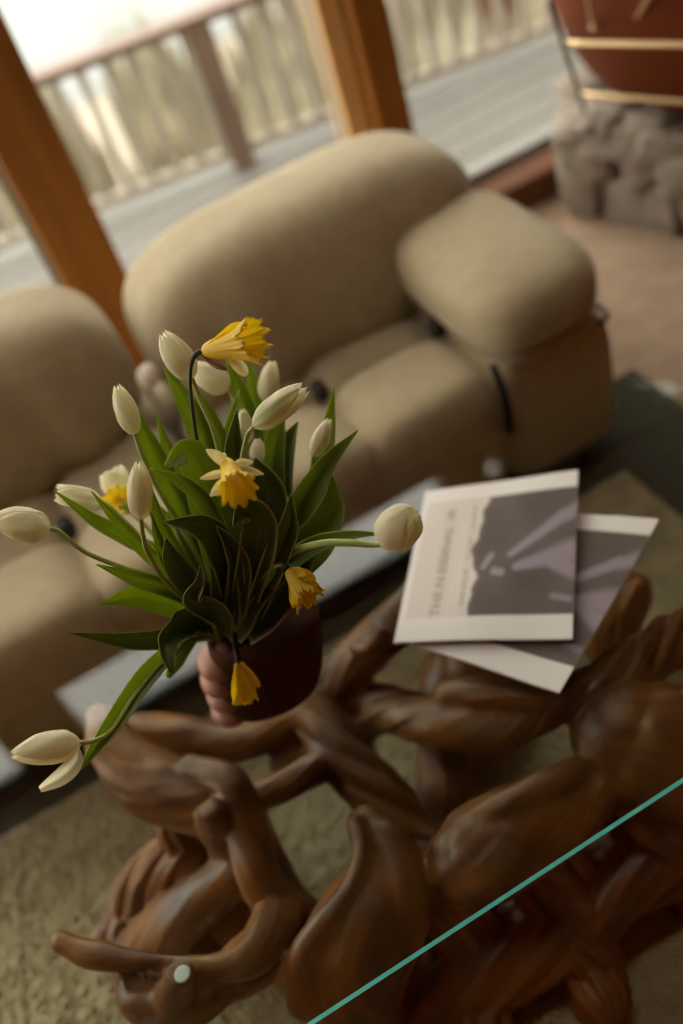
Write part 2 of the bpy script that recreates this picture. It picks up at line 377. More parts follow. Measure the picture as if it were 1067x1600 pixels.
for row, (yy, hh) in enumerate(((4.9, 1.05), (6.0, 1.3), (7.4, 1.5))):
    for i in range(9 if row < 2 else 10):
        xx = -2.6+i*.85+row*.3+random.uniform(-.15, .15)
        zz = -1.2-(yy-4)*.1375
        shrub(xx, yy+random.uniform(-.3, .3), zz, hh*random.uniform(.8, 1.1), .36, M_reed if (i+row) % 3 else M_bush, 50+k,
              'blurred dry reed clump beyond the pale deck balustrade'); k += 1

def conifer(x, y, z0, h, r, seed):
    g = np.random.default_rng(seed); t = thing('conifer', (x, y, z0), 'unseen dark conifer added beyond the deck to dim the glass reflection', 'tree')
    obj('trunk', tube(catmull([(x, y, z0), (x+.05, y, z0+h*.5), (x, y, z0+h)], 10), np.linspace(.16, .03, 10), 10), M_wood_dk, t)
    V = []; F = []
    for i in range(2600):
        q = g.uniform(.32, 1); zz = z0+h*q; rr = r*(1-q)/.68*1.0+.1; a = g.uniform(0, 6.28); c, s_ = math.cos(a), math.sin(a); k = g.uniform(.3, 1)
        wd = .10+.1*g.random(); n = len(V); p0 = np.array([x+c*rr*k*.3, y+s_*rr*k*.3, zz]); p1 = np.array([x+c*rr*k, y+s_*rr*k, zz-.25*rr*k]); d_ = np.array([-s_, c, .2])*wd
        V += [p0, (p0+p1)/2+d_, p1, (p0+p1)/2-d_]; F.append((n, n+1, n+2, n+3))
    obj('foliage', (V, F), simple('conifer_green', (.03, .045, .018), (.055, .07, .03), 2, .9), t, smooth=False)
conifer(3.3, 5.6, -1.4, 9.5, 1.9, 5)  # unseen tree added to dim the right part of the table reflection
# ---------------------------------------------------------------- rug
def rug():
    x0, x1, y0, y1 = -1.5, .94, -.9, 1.335; nx, ny = 420, 340
    X, Y = np.meshgrid(np.linspace(x0, x1, nx), np.linspace(y0, y1, ny)); P = np.stack([X.ravel(), Y.ravel(), np.zeros(X.size)], 1)
    g = np.random.default_rng(3)
    Z = .024+.0015*vnoise(P, 1, 14, 60)+.0012*vnoise(P, 2, 20, 420)+g.uniform(-.004, .004, len(P))
    e = np.minimum.reduce([P[:, 0]-x0, x1-P[:, 0], P[:, 1]-y0, y1-P[:, 1]]); Z *= np.clip(e/.015, 0, 1); Z = np.maximum(Z, .0065)
    P[:, 2] = Z; P[:, :2] += g.uniform(-.002, .002, (len(P), 2))
    F = [(j*nx+i, j*nx+i+1, (j+1)*nx+i+1, (j+1)*nx+i) for j in range(ny-1) for i in range(nx-1)]
    return tag(obj('shag_rug', (P, F), M_rug), 'cream shaggy rug on the carpet under the glass coffee table', 'rug')
rug()
tag(obj('dark_sheet', box(-1.75, 1.17, -1.1, 1.60, .0005, .006, .002), simple('dark_olive_sheet', (.035, .032, .018), (.06, .055, .03), 30, .95, .5, 300), smooth=False), 'dark olive sheet added under the shaggy rug for the dark band behind the glass', 'rug')  # added sheet that makes the dark band seen through the glass

# ---------------------------------------------------------------- sofa modules
def sofa_module(name, x0, xs, label, arm):
    """xs: seam lines from left to right; the rearmost row carries the backrest"""
    x1 = xs[-1]; y0, ym, yb, y1 = 1.39, 1.63, 1.87, 2.14
    r = thing(name, ((xs[0]+x1)/2, 1.7, 0), label, 'sofa', 'cream modular sofa units')
    top, bot = .405, .05
    parts = []
    for a, b in zip(xs[:-1], xs[1:]):
        for c, d_ in ((y0, ym), (ym, yb), (yb, y1)):
            t = top-(.035 if c > ym-.01 else 0)
            parts.append(superell(((a+b)/2, (c+d_)/2, (t+bot)/2), ((b-a)/2+.008, (d_-c)/2+.008, (t-bot)/2), .42, .42))
    parts.append(superell(((xs[0]+x1)/2, (y0+y1)/2, .2), ((x1-xs[0])/2-.03, (y1-y0)/2-.03, .13), .3, .3))
    V, F, _ = remesh(join(*parts), .009, 8)
    obj('seat', (V, F), M_fabric, r)
    # dark recessed plinth under the seat
    obj('plinth', box(xs[0]+.06, x1-.06, y0+.06, y1-.06, 0, .06, .005), M_strap, r)
    # backrest: thick roll, bowed and wrinkled
    L = x1-xs[0]
    bw = superell(((xs[0]+x1)/2, 0, 0), (L/2-(.0 if not arm else .02)+.0, .160, .195), .66, .5, 72, 36)
    Vb = bw[0].copy(); xc = (xs[0]+x1)/2-(.01 if arm else 0); Vb[:, 0] += xc-(xs[0]+x1)/2
    u = (Vb[:, 0]-xc)/(L/2)
    Vb[:, 1] += .13*Vb[:, 2]
    wr = .013*np.sin(u*23+2*np.sin(u*5))*np.clip(-(Vb[:, 1])*6+.2, 0, 1)*np.clip(.6-Vb[:, 2]*3, 0, 1)
    Vb[:, 1] -= wr
    Vb[:, 1] += 1.905 if arm else 1.965; Vb[:, 2] += .492 if arm else .505
    obj('backrest', (Vb, bw[1]), M_fabric, r)
    # dark strap ends in the tufting nodes and hanging strap at the front
    for xx in xs[1:-1]:
        obj('strap_end', superell((xx, yb-.012, .372), (.03, .022, .024), .8, .8, 12, 8), M_strap, r)
    for xx in xs[1:-1]:
        obj('strap_end', superell((xx, ym, .385), (.018, .024, .024), .8, .8, 12, 8), M_strap, r)
    return r, (x0, y0, ym, yb, y1)

sofa_r, _ = sofa_module('sofa_module', .13, (.125, .41, .70, .985), 'cream boucle sofa unit with low puffed armrest, beside the stone hearth', True)
# armrest
Va, Fa = superell((0, 0, 0), (.148, .24, .092), .66, .5, 56, 30)
Va[:, 2] += .10*np.clip(-(Va[:, 1])/.29, -1, 1)*0.0
Va = Va+np.array([.835, 1.61, .472])
obj('armrest', (Va, Fa), M_fabric, sofa_r)
cur = catmull([(.705, 1.412, .405), (.705, 1.392, .36), (.705, 1.386, .3), (.705, 1.392, .24)], 12)
obj('strap', tube(cur, .009, 8), M_strap, sofa_r)
cur = catmull([(.955, 1.405, .37), (.985, 1.42, .365), (.995, 1.45, .36), (.995, 1.50, .355)], 12)
obj('strap', tube(cur, .006, 8), M_strap, sofa_r)
obj('strap_end', superell((.412, 1.395, .2), (.014, .012, .012), .8, .8, 12, 8), M_strap, sofa_r)
sofa_l, _ = sofa_module('sofa_module', -.74, (-.74, -.46, -.18, .105), 'cream boucle sofa unit without armrest, in front of the left window post', False)
obj('strap_ball', superell((.115, 1.80, .50), (.026, .026, .026), 1, 1, 20, 14), M_ball, sofa_l)['label'] = 'cream ball on the strap'

# ---------------------------------------------------------------- stone hearth and fireplace
hearth = thing('stone_hearth', (2.0, 2.15, 0), 'low grey field-stone hearth under the orange fireplace, at the glass door', 'hearth')
poly = np.array([(1.51, 2.30), (1.66, 1.92), (1.95, 1.62), (2.5, 1.55), (2.95, 1.9), (2.95, 2.44), (1.62, 2.44)])
HT = .31
def prism(pl, z0, z1, inset=0):
    c = pl.mean(0); q = c+(pl-c)*(1-inset); n = len(q)
    V = [(p[0], p[1], z0) for p in q]+[(p[0], p[1], z1) for p in q]
    return V, [tuple(range(n))[::-1], tuple(range(n, 2*n))]+[(i, (i+1) % n, n+(i+1) % n, n+i) for i in range(n)]
obj('core', prism(poly, 0, HT-.03, .05), M_mortar, hearth, smooth=False)
g = np.random.default_rng(11)
def stone(c, t, n_, sx, sz, sy, seed):
    V, F = superell((0, 0, 0), (sx, sy, sz), .32, .32, 20, 14)
    V = V*(1+.2*vnoise(V/ max(sx, sz), seed, 6, 2.2)[:, None])
    ax = np.array([[t[0], t[1], 0], [n_[0], n_[1], 0], [0, 0, 1]])
    return V@ax+np.asarray(c), F
sd = 0
for i in range(7):
    a, b = poly[i], poly[(i+1) % 7]
    if i in (4, 5): continue
    L = np.linalg.norm(b-a); t = (b-a)/L; n_ = np.array([t[1], -t[0]]);  n_ = n_ if n_@(a-poly.mean(0)) > 0 else -n_
    for row, (z0, z1) in enumerate(((0.0, .135), (.135, .225), (.225, .30))):
        s = -.01
        while s < L-.03:
            wd = g.uniform(.09, .19); wd = min(wd, L-s+.01)
            c = a+t*(s+wd/2)-n_*.03; sd += 1
            obj('stone', stone((c[0], c[1], (z0+z1)/2), t, n_, wd/2+.004, (z1-z0)/2+.006, .052+g.uniform(0, .018), sd), M_stone, hearth)
            s += wd
# cap stones on top
for i in range(9):
    for j in range(6):
        x, y = 1.60+i*.155+(j % 2)*.07, 1.62+j*.155
        c = poly.mean(0); 
        # inside test
        ins = all((poly[(k+1) % 7][0]-poly[k][0])*(y-poly[k][1])-(poly[(k+1) % 7][1]-poly[k][1])*(x-poly[k][0]) > .01 for k in range(7))
        if not ins: continue
        sd += 1; obj('stone', stone((x, y, HT-.02), (1, 0), (0, 1), .078, .034, .078, sd), M_stone, hearth)
# loose ash and logs bits under the firepot
fire = thing('fireplace', (2.0, 2.12, HT), 'rust-orange enamel fireplace bowl standing on the stone hearth', 'fireplace')
prof = [(.20, .345), (.40, .35), (.50, .36), (.55, .39), (.585, .45), (.61, .52), (.63, .62), (.62, .74), (.50, .9), (.26, 1.1), (.15, 1.3), (.11, 1.5), (.11, 2.75)]
prof = [(.0, .345)]+prof
def lathe(prof, c, n=48):
    V = []; F = []
    for r_, z in prof:
        for j in range(n): a = 2*math.pi*j/n; V.append((c[0]+r_*math.cos(a), c[1]+r_*math.sin(a), z))
    for i in range(len(prof)-1):
        for j in range(n): k = (j+1) % n; F.append((i*n+j, i*n+k, (i+1)*n+k, (i+1)*n+j))
    return V, F
pc = catmull([(a, b, 0) for a, b in prof], 60)[:, :2]; pc[:, 0] = np.maximum(pc[:, 0], 0)
obj('firebowl', lathe(pc, (2.12, 2.10)), M_orange, fire)
lo = []
for i in range(7):
    x, y = 1.68+g.uniform(0, .22), 1.95+g.uniform(-.16, .25)
    lo.append(superell((x, y, HT+.028), (.03+.02*g.random(), .022, .02), .7, .7, 10, 6))
for q in lo: 
    o = obj('coal', q, M_ember, None); tag(o, 'dark charred lump lying on the hearth under the orange fireplace', 'coal', 'charred lumps on the hearth')
Fp, Gp = onz(914, 178, HT+.012), onz(858, 0, .86)
screen = thing('brass_rail_frame', tuple(Fp), 'thin leaning brass frame with two rails standing on the hearth before the orange fireplace', 'rack')
def on_line(py):
    best = min(np.linspace(0, 1, 400), key=lambda t: abs(800+FPX*((Fp+(Gp-Fp)*t-CAM)@DOWN)/depth(Fp+(Gp-Fp)*t)-py)); return Fp+(Gp-Fp)*best
for py, px2, py2 in ((68, 1110, 71), (148, 1110, 161)):
    a1 = on_line(py); b1 = onz(px2, py2, a1[2]); obj('rail', tube(catmull([a1, b1], 8), .0075, 12), M_brass, screen)
    last = b1
obj('upright', tube(catmull([Fp, Gp], 12), .006, 10), M_alum, screen)
obj('upright', tube(catmull([last+(Fp-on_line(148)), last+(Gp-on_line(148))], 12), .006, 10), M_brass, screen)
for p, q in (((985, 43), (1012, 0)), ((928, 43), (920, 0))):
    P0 = onz(*p, .61); P1 = onz(*q, .70); dv = P1-P0
    hd = obj('handle', tube(catmull([P0, P0+dv*2.0], 6), .0065, 12), M_brass, fire); hd['label'] = 'brass rod handle'
    obj('knob', superell(P0, (.010, .010, .010), 1, 1, 14, 10), M_brass, hd)

# ---------------------------------------------------------------- coffee table
TZ = .42; TT = .014
table = thing('coffee_table', (.05, .86, 0), 'glass-topped coffee table on a gnarled polished root base', 'coffee table')
def rrect(x0, x1, y0, y1, rs, n=14):
    P = []
    for (cx, cy, a0, r_) in ((x1-rs[0], y0+rs[0], -90, rs[0]), (x1-rs[1], y1-rs[1], 0, rs[1]), (x0+rs[2], y1-rs[2], 90, rs[2]), (x0+rs[3], y0+rs[3], 180, rs[3])):
        for i in range(n+1): a = math.radians(a0+90*i/n); P.append((cx+r_*math.cos(a), cy+r_*math.sin(a)))
    return np.array(P)
pl = rrect(-.78, .92, .515, 1.212, (.12, .16, .12, .12)); n = len(pl)
me_v = [(p[0], p[1], TZ-TT) for p in pl]+[(p[0], p[1], TZ) for p in pl]
gl = obj('glass_top', (me_v, [tuple(range(n))[::-1], tuple(range(n, 2*n))]+[(i, (i+1) % n, n+(i+1) % n, n+i) for i in range(n)]), M_glass, table, smooth=False)
gl.data.materials.append(M_gedge)
for i, p in enumerate(gl.data.polygons):
    if i >= 2 and p.center[1]+.86 < .66: p.material_index = 1      # polished near edge shows green

# gnarled root base: limbs given as (x, y, z, radius) from the view, radius in px at that depth
def limb(pts, twist=2.0, ridge=.10, nr=3):
    Q = []
    for x, y, z, r_ in pts:
        P = onz(x, y, z); Q.append((*P, r_*depth(P)/FPX))
    return (np.array(Q), twist, ridge, nr)
TB = TZ-TT-.004
LIMBS = [
 # far-left raised limb swinging down into the vertical twist
 limb([(158,1122,.375,26),(176,1165,.36,42),(225,1215,.33,55),(300,1250,.31,58),(365,1275,.29,50),(400,1350,.24,46),(440,1410,.19,42),(490,1450,.14,40)], 1.2, .09, 3),
 limb([(300,1200,.36,24),(360,1225,.36,30),(385,1290,.33,34),(405,1370,.29,36),(450,1425,.24,32),(482,1450,.2,30)], 1.5, .1, 2),
 limb([(333,1272,.385,24),(336,1285,.33,28),(350,1320,.26,30)], 0, .04, 2),
 limb([(205,1140,.30,26),(290,1150,.28,34),(370,1160,.27,34),(450,1130,.26,30),(500,1110,.24,30)], 1, .1, 2),
 limb([(395,1245,.27,26),(450,1225,.27,28),(520,1185,.26,26),(560,1150,.24,30)], 2, .12, 3),
 limb([(440,1195,.22,22),(490,1175,.23,22),(545,1150,.22,26)], 2, .12, 2),
 # pale upper-right limb behind the vase
 limb([(480,1120,.22,36),(530,1060,.28,40),(590,1000,.33,40),(650,945,.37,38),(700,900,.37,32)], 1.5, .10, 3),
 limb([(555,1012,.37,12),(575,1012,.385,14),(590,990,.37,14)], 0, 0, 2),
 # diagonal limb below the vase
 limb([(490,1110,.27,40),(530,1170,.25,44),(585,1235,.22,48),(640,1300,.18,48),(690,1350,.16,50)], 1.8, .10, 3),
 # twisting horizontal limb
 limb([(560,1100,.22,38),(620,1115,.26,42),(690,1130,.29,42),(770,1135,.31,40),(840,1115,.33,36),(890,1085,.35,34),(960,1055,.34,38),(1040,1010,.31,44),(1120,970,.28,46)], 2.8, .14, 3),
 limb([(700,1085,.33,22),(770,1080,.36,30),(840,1090,.36,30),(890,1085,.36,22)], 1, .1, 2),
 # dark legs behind
 limb([(715,1020,.10,48),(700,1090,.14,50),(695,1180,.06,46),(690,1260,.02,44)], .6, .08, 3),
 limb([(985,925,.18,34),(965,960,.14,40),(950,1000,.1,44)], .5, .1, 3),
 limb([(820,1010,.04,50),(760,1050,.08,50),(720,1110,.1,48)], .5, .1, 3),
 # great knob at right
 limb([(975,1150,.30,86),(1000,1160,.29,98),(1040,1172,.27,104),(1100,1200,.24,104)], .2, 0, 2),
 # broad fluted body
 limb([(935,1225,.28,44),(900,1250,.26,60),(850,1275,.26,70),(800,1305,.27,76),(755,1335,.27,80),(728,1352,.26,66)], .8, .05, 2),
 limb([(915,1195,.31,20),(860,1220,.33,24),(800,1255,.33,26),(740,1290,.32,22),(690,1330,.3,20)], .6, .05, 2),
 # large teardrop flute
 limb([(575,1292,.30,34),(600,1340,.29,58),(590,1410,.27,82),(560,1480,.24,88),(550,1560,.18,80),(560,1640,.1,80)], .5, .05, 2),
 limb([(556,1290,.34,16),(566,1330,.34,18),(548,1390,.335,20),(505,1450,.32,22),(470,1495,.30,24),(478,1560,.25,30)], .6, .03, 2),
 # lower-left branch and loop
 limb([(98,1472,.36,19),(150,1492,.35,23),(210,1500,.345,20),(280,1502,.34,12),(340,1510,.33,24),(390,1495,.31,36),(425,1455,.28,38),(440,1420,.25,36)], 1.2, .07, 2),
 limb([(205,1525,.30,26),(222,1555,.29,42),(262,1570,.29,46),(310,1560,.30,38),(350,1530,.27,40),(400,1500,.24,44)], 1.0, .08, 3),
 limb([(284,1522,TB-.006,24),(276,1540,.36,30),(268,1560,.31,36)], 0, .03, 2),
 # roots spreading left, low
 limb([(395,1340,.26,34),(340,1385,.22,42),(290,1425,.17,46),(250,1465,.10,48),(215,1500,.04,46)], .8, .08, 3),
 limb([(300,1330,.16,50),(250,1370,.10,56),(215,1420,.05,50),(200,1470,.02,46)], 1, .16, 4),
 limb([(280,1290,.22,34),(300,1330,.16,44),(350,1400,.10,56),(420,1450,.08,64),(500,1500,.06,70)], 1, .14, 4),
 # dark mass at the near side, under and beyond the front edge
 limb([(480,1500,.05,60),(600,1580,.05,70),(720,1520,.07,80),(850,1450,.09,76),(960,1370,.10,70),(1080,1310,.10,70)], 1, .12, 4),
 limb([(700,1400,.16,70),(730,1480,.10,60),(740,1560,.04,60),(745,1640,.02,60)], 1, .16, 4),
 limb([(850,1350,.17,70),(890,1440,.10,60),(920,1510,.04,54),(940,1570,.01,50)], 1, .16, 4),
 limb([(1010,1260,.18,70),(1060,1330,.1,60),(1110,1400,.04,60)], 1, .16, 4),
 limb([(600,1500,.12,60),(560,1580,.05,60),(520,1650,.02,60)], 1, .12, 4),
]
def root_base():
    parts = []; segC = []; segR = []; segU = []; segN = []; segB = []; segT = []; segI = []
    for li, (Q, tw, rg, nr) in enumerate(LIMBS):
        D = catmull(Q, max(16, len(Q)*9)); C, r_ = D[:, :3], np.maximum(D[:, 3], .004)
        C[:, 2] = np.clip(C[:, 2], None, TB-r_*.55); C[:, 2] = np.maximum(C[:, 2], .022+r_*.35)
        parts.append(tube(C, r_, 18)); 
        for e, s in ((0, 1), (-1, 1)): parts.append(superell(C[e], (r_[e]*1.0,)*3, 1, 1, 18, 12))
        T, Nn, Bb = frames(C); L = np.concatenate([[0], np.cumsum(np.linalg.norm(np.diff(C, axis=0), axis=1))])
        segC.append(C); segR.append(r_); segU.append(L+li*1.7); segN.append(Nn); segB.append(Bb); segI.append(np.full(len(C), li)); segT.append(T)
    V, F, Nr = remesh(join(*parts), .0052, 5)
    C = np.vstack(segC); R_ = np.concatenate(segR); U = np.concatenate(segU); NN = np.vstack(segN); BB = np.vstack(segB); TT_ = np.vstack(segT); I = np.concatenate(segI)
    TW = np.array([l[1] for l in LIMBS]); RG = np.array([l[2] for l in LIMBS]); NRR = np.array([l[3] for l in LIMBS])
    idx = np.empty(len(V), int)
    for s in range(0, len(V), 4000):
        dd = np.linalg.norm(V[s:s+4000, None, :]-C[None], axis=2)-R_[None]; idx[s:s+4000] = dd.argmin(1)
    dv = V-C[idx]; phi = np.arctan2((dv*BB[idx]).sum(1), (dv*NN[idx]).sum(1)); u = U[idx]+np.clip((dv*TT_[idx]).sum(1), -.03, .03); li = I[idx]
    ph2 = phi+TW[li]*u*6.0
    rid = np.sin(NRR[li]*ph2+li); rid = -np.abs(rid)**.7*.5+.5 - .35*np.maximum(0, np.sin(2*NRR[li]*ph2+1.3*li+u*9))**3
    amp = RG[li]*R_[idx]*1.5
    d = amp*(rid-.3)+.0022*vnoise(V, 5, 12, 28)+.0012*vnoise(V, 6, 14, 70)
    V2 = V+Nr*d[:, None]; V2[:, 2] = np.clip(V2[:, 2], .003, TB+.001)
    gr = np.stack([u, phi*R_[idx]+TW[li]*u*.15*0, ph2*.0], 1)
    gr[:, 1] = np.sin(ph2/2)*R_[idx]*2.2+li*.37       # no seam where the angle wraps
    gr[:, 2] = np.cos(ph2/2)*R_[idx]*2.2
    return V2, F, gr
V, F, gr = root_base()
obj('root_base', (V, F), M_root, table, uv=gr)
for (x, y) in ((285, 1522),):
    c = onz(x, y, TB+.001)
    obj('pad', superell((c[0], c[1], TB+.001), (.0115, .0115, .0022), .3, 1, 24, 6), M_pad, table)['label'] = 'pale round pad under the glass'

# ---------------------------------------------------------------- newspapers
def paper_surface(corners, z0, bow, lift):
    c = [np.array([*onz(*p, z0)[:2]]) for p in corners]     # TL, TR, BR, BL
    def S(u, v, h=0.0):
        p = c[0]*(1-u)*(1-v)+c[1]*u*(1-v)+c[2]*u*v+c[3]*(1-u)*v
        z = z0+bow*np.sin(np.pi*np.clip(u, 0, 1))*(1-.3*v)+lift*u*u*(1-v)**2+h+.0008*np.sin(9*u+4*v)
        return np.array([p[0], p[1], z])
    return S
def newspaper(name, S, label, thick, mast):
    o = thing(name, S(.5, .5)*[1, 1, 0]+[0, 0, S(0, 0)[2]-thick], label, 'newspaper', 'folded newspapers on the glass table')
    nu, nv = 150, 130; us = np.linspace(0, 1, nu); vs = np.linspace(0, 1, nv)
    P = np.array([S(u, v) for v in vs for u in us]); Uu = np.tile(us, nv); Vv = np.repeat(vs, nu)
    g = np.random.default_rng(4)
    pw = np.array([.72, .68, .61]); tan = np.array([.61, .545, .455]); dk = np.array([.095, .070, .054]); li = np.array([.28, .23, .25])
    col = np.tile(pw, (len(P), 1))
    body = (Vv > .095) & (Vv < .865) & (Uu > .035)
    # small-type columns: fine grey lines
    lines = .5+.5*np.sin(Uu*180); col[body] = tan+(.05*lines[:, None]*np.ones(3))[body]
    edge = .42-.03*Vv+.012*np.sin(Vv*23)+.006*np.sin(Vv*51+1)+.02*np.sin(Vv*11)
    ph = (Uu > edge) & (Vv > .105) & (Vv < .865)
    pc3 = np.stack([Uu, Vv, 0*Uu], 1)
    tex = .5+.25*vnoise(pc3, 8, 10, 9)+.12*vnoise(pc3, 9, 10, 26)
    c_ = dk+(.035*tex[:, None])
    # figure: an outstretched pale arm and sleeve printed across the picture
    def seg(a, b, w0, w1):
        a, b = np.array(a), np.array(b); t = np.clip(((Uu-a[0])*(b-a)[0]+(Vv-a[1])*(b-a)[1])/((b-a)@(b-a)), 0, 1)
        q = np.hypot(Uu-a[0]-t*(b-a)[0], Vv-a[1]-t*(b-a)[1]); return np.clip(1-q/(w0+(w1-w0)*t), 0, 1)
    fig = np.maximum.reduce([seg((.62, .50), (.92, .28), .028, .05)*1.1, seg((.66, .58), (.98, .50), .035, .10), seg((.86, .56), (1.0, .62), .05, .07),
                             seg((.46, .57), (.50, .50), .022, .025)*1.4, seg((.53, .60), (.57, .61), .03, .03)*1.4, seg((.9, .3), (1, .25), .05, .07)*.8, seg((.88, .76), (.98, .78), .03, .03)*.6])
    fig = np.clip(fig*1.7, 0, 1)[:, None]; c_ = c_*(1-fig)+li*fig
    halo = np.clip(1-np.abs(Uu-edge)/.035, 0, 1)[:, None]*.35; c_ = c_*(1-halo)+li*halo
    col[ph] = c_[ph]
    F = [(j*nu+i, (j+1)*nu+i, (j+1)*nu+i+1, j*nu+i+1) for j in range(nv-1) for i in range(nu-1)]
    obj('front_page', (P, F), M_print, o, col=col)
    # folded inner sheets below, each one a little smaller or larger
    ns = 4
    for k in range(ns):
        h1 = -thick*(k+.15)/ns; h0 = -thick*(k+.85)/ns; e = .004*(k % 2)-.002*k*.5; m_ = 24
        uu = np.linspace(e, 1-e*.6, m_); vv = np.linspace(-e*.5, 1-e, m_)
        A_ = [S(u, v, h1) for v in vv for u in uu]; B_ = [S(u, v, h0) for v in vv for u in uu]; nA = len(A_)
        Fc = [(j*m_+i, j*m_+i+1, (j+1)*m_+i+1, (j+1)*m_+i) for j in range(m_-1) for i in range(m_-1)]
        ring = [i for i in range(m_)]+[j*m_+m_-1 for j in range(1, m_)]+[(m_-1)*m_+i for i in range(m_-2, -1, -1)]+[j*m_ for j in range(m_-2, 0, -1)]
        Fs = [(ring[i], ring[(i+1) % len(ring)], ring[(i+1) % len(ring)]+nA, ring[i]+nA) for i in range(len(ring))]
        obj('inner_page', (A_+B_, Fc+[tuple(q+nA for q in f) for f in Fc]+Fs), M_edge_paper, o, smooth=False)
    for txt, uc, v0, v1, size in mast:
        cu = bpy.data.curves.new('t', 'FONT'); cu.body = txt; cu.size = 1; cu.resolution_u = 3; cu.offset = .012
        to = bpy.data.objects.new('t', cu); COL.objects.link(to); dg = bpy.context.evaluated_depsgraph_get(); ev = to.evaluated_get(dg); me = ev.to_mesh()
        vv = np.array([v.co[:] for v in me.vertices]); ff = [tuple(p.vertices) for p in me.polygons]; ev.to_mesh_clear(); bpy.data.objects.remove(to)
        x = (vv[:, 0]-vv[:, 0].min())/(vv[:, 0].max()-vv[:, 0].min()); y = vv[:, 1]
        Pm = [S(uc-(yy)*size, v0+(v1-v0)*xx, .0006) for xx, yy in zip(x, y)]
        obj('masthead', (Pm, ff), M_ink, o, smooth=False)
    return o
zp = TZ+.0095
S1 = paper_surface([(665,768),(904,742),(894,998),(615,1003)], zp+.006, .003, .012)
S2 = paper_surface([(757,792),(1030,813),(874,1082),(640,1004)], zp-.004, .0005, .003)
newspaper('newspaper', S2, 'lower folded newspaper, turned, lying under the other on the glass', .0045, [])
newspaper('newspaper', S1, 'upper folded newspaper with vertical masthead and dark photograph, topmost on the glass', .0045,
          [('THE N ESSINAL  IR', .235, .86, .16, .075), ('SINCE  THE  DAY', .37, .80, .14, .03)])

# ---------------------------------------------------------------- vase
vase = thing('vase', (.02, .965, TZ), 'oxblood ribbed ceramic vase with four rounded lobes down its left side', 'vase')
VB = onz(430, 1088, TZ)
VH = .158
def vsec(z):      # centre shift, half width, half depth at height z
    t = z/VH
    sh = .036*t-.004; hw = np.interp(t, [0, .04, .15, .35, .65, 1], [.050, .060, .074, .082, .087, .084]); hd = np.interp(t, [0, .04, .15, .5, 1], [.036, .042, .05, .056, .052])
    return VB+HR*sh+np.array([0, 0, z]), hw, hd
def vbody():
    V = []; F = []; n = 360; zs = list(np.linspace(0, VH, 40)); inner = list(np.linspace(VH-.004, .02, 14))
    rows = [(z, 1.0, 0) for z in zs]+[(VH+.004, .96, 1), (VH+.007, .88, 1), (VH+.008, .72, 1), (VH+.008, .55, 1), (VH+.005, .44, 1)]+[(z, .42, 1) for z in inner]
    for z, k, inn in rows:
        c, hw, hd = vsec(min(z, VH)); c = c.copy()-HR*(.038*min(1, (1-k)/.5) if inn else 0); c[2] = TZ+z
        for j in range(n):
            a = 2*math.pi*j/n; ca, sa = math.cos(a), math.sin(a); e = .8
            x = math.copysign(abs(ca)**e, ca); y = math.copysign(abs(sa)**e, sa)
            rb_ = 0 if inn else .0005*math.cos(60*a)*min(1, z/.02)
            q = c+HR*(hw*k+rb_)*x+HF*(hd*k+rb_)*y
            V.append(q)
    m_ = len(rows)
    for i in range(m_-1):
        for j in range(n): k = (j+1) % n; F.append((i*n+j, i*n+k, (i+1)*n+k, (i+1)*n+j))
    F.append(tuple(range(n))[::-1]); F.append(tuple((m_-1)*n+j for j in range(n)))
    return V, F
obj('body', vbody(), M_ceramic, vase)
for (px, py), z in (((343, 1013), .135), ((339, 1050), .098), ((341, 1084), .060), ((354, 1108), .024)):
    c, hw, hd = vsec(z); q = c-HR*(hw-.014 if z > .03 else hw-.008)-HF*.006
    ax = np.array([HR, HF, [0, 0, 1.]])
    o = obj('lobe', superell(q, (.033, .036, .0205), .95, .95, 28, 18, ax), M_ceramic_lit, vase); o['label'] = 'rounded lobe with pinkish light in its colour'
c, hw, hd = vsec(VH); q = onz(436, 927, TZ+VH+.002); ax = np.array([HR, HF, [0, 0, 1.]])
o = obj('lobe', superell(q, (.027, .024, .018), .95, .95, 24, 16, ax), M_ceramic_lit, vase)
WATER = obj('soil_moss', superell(vsec(.12)[0]-HR*.036, (.030, .02, .02), .8, .9, 20, 8, ax), M_dstem, vase); WATER.name = 'vase_filling'

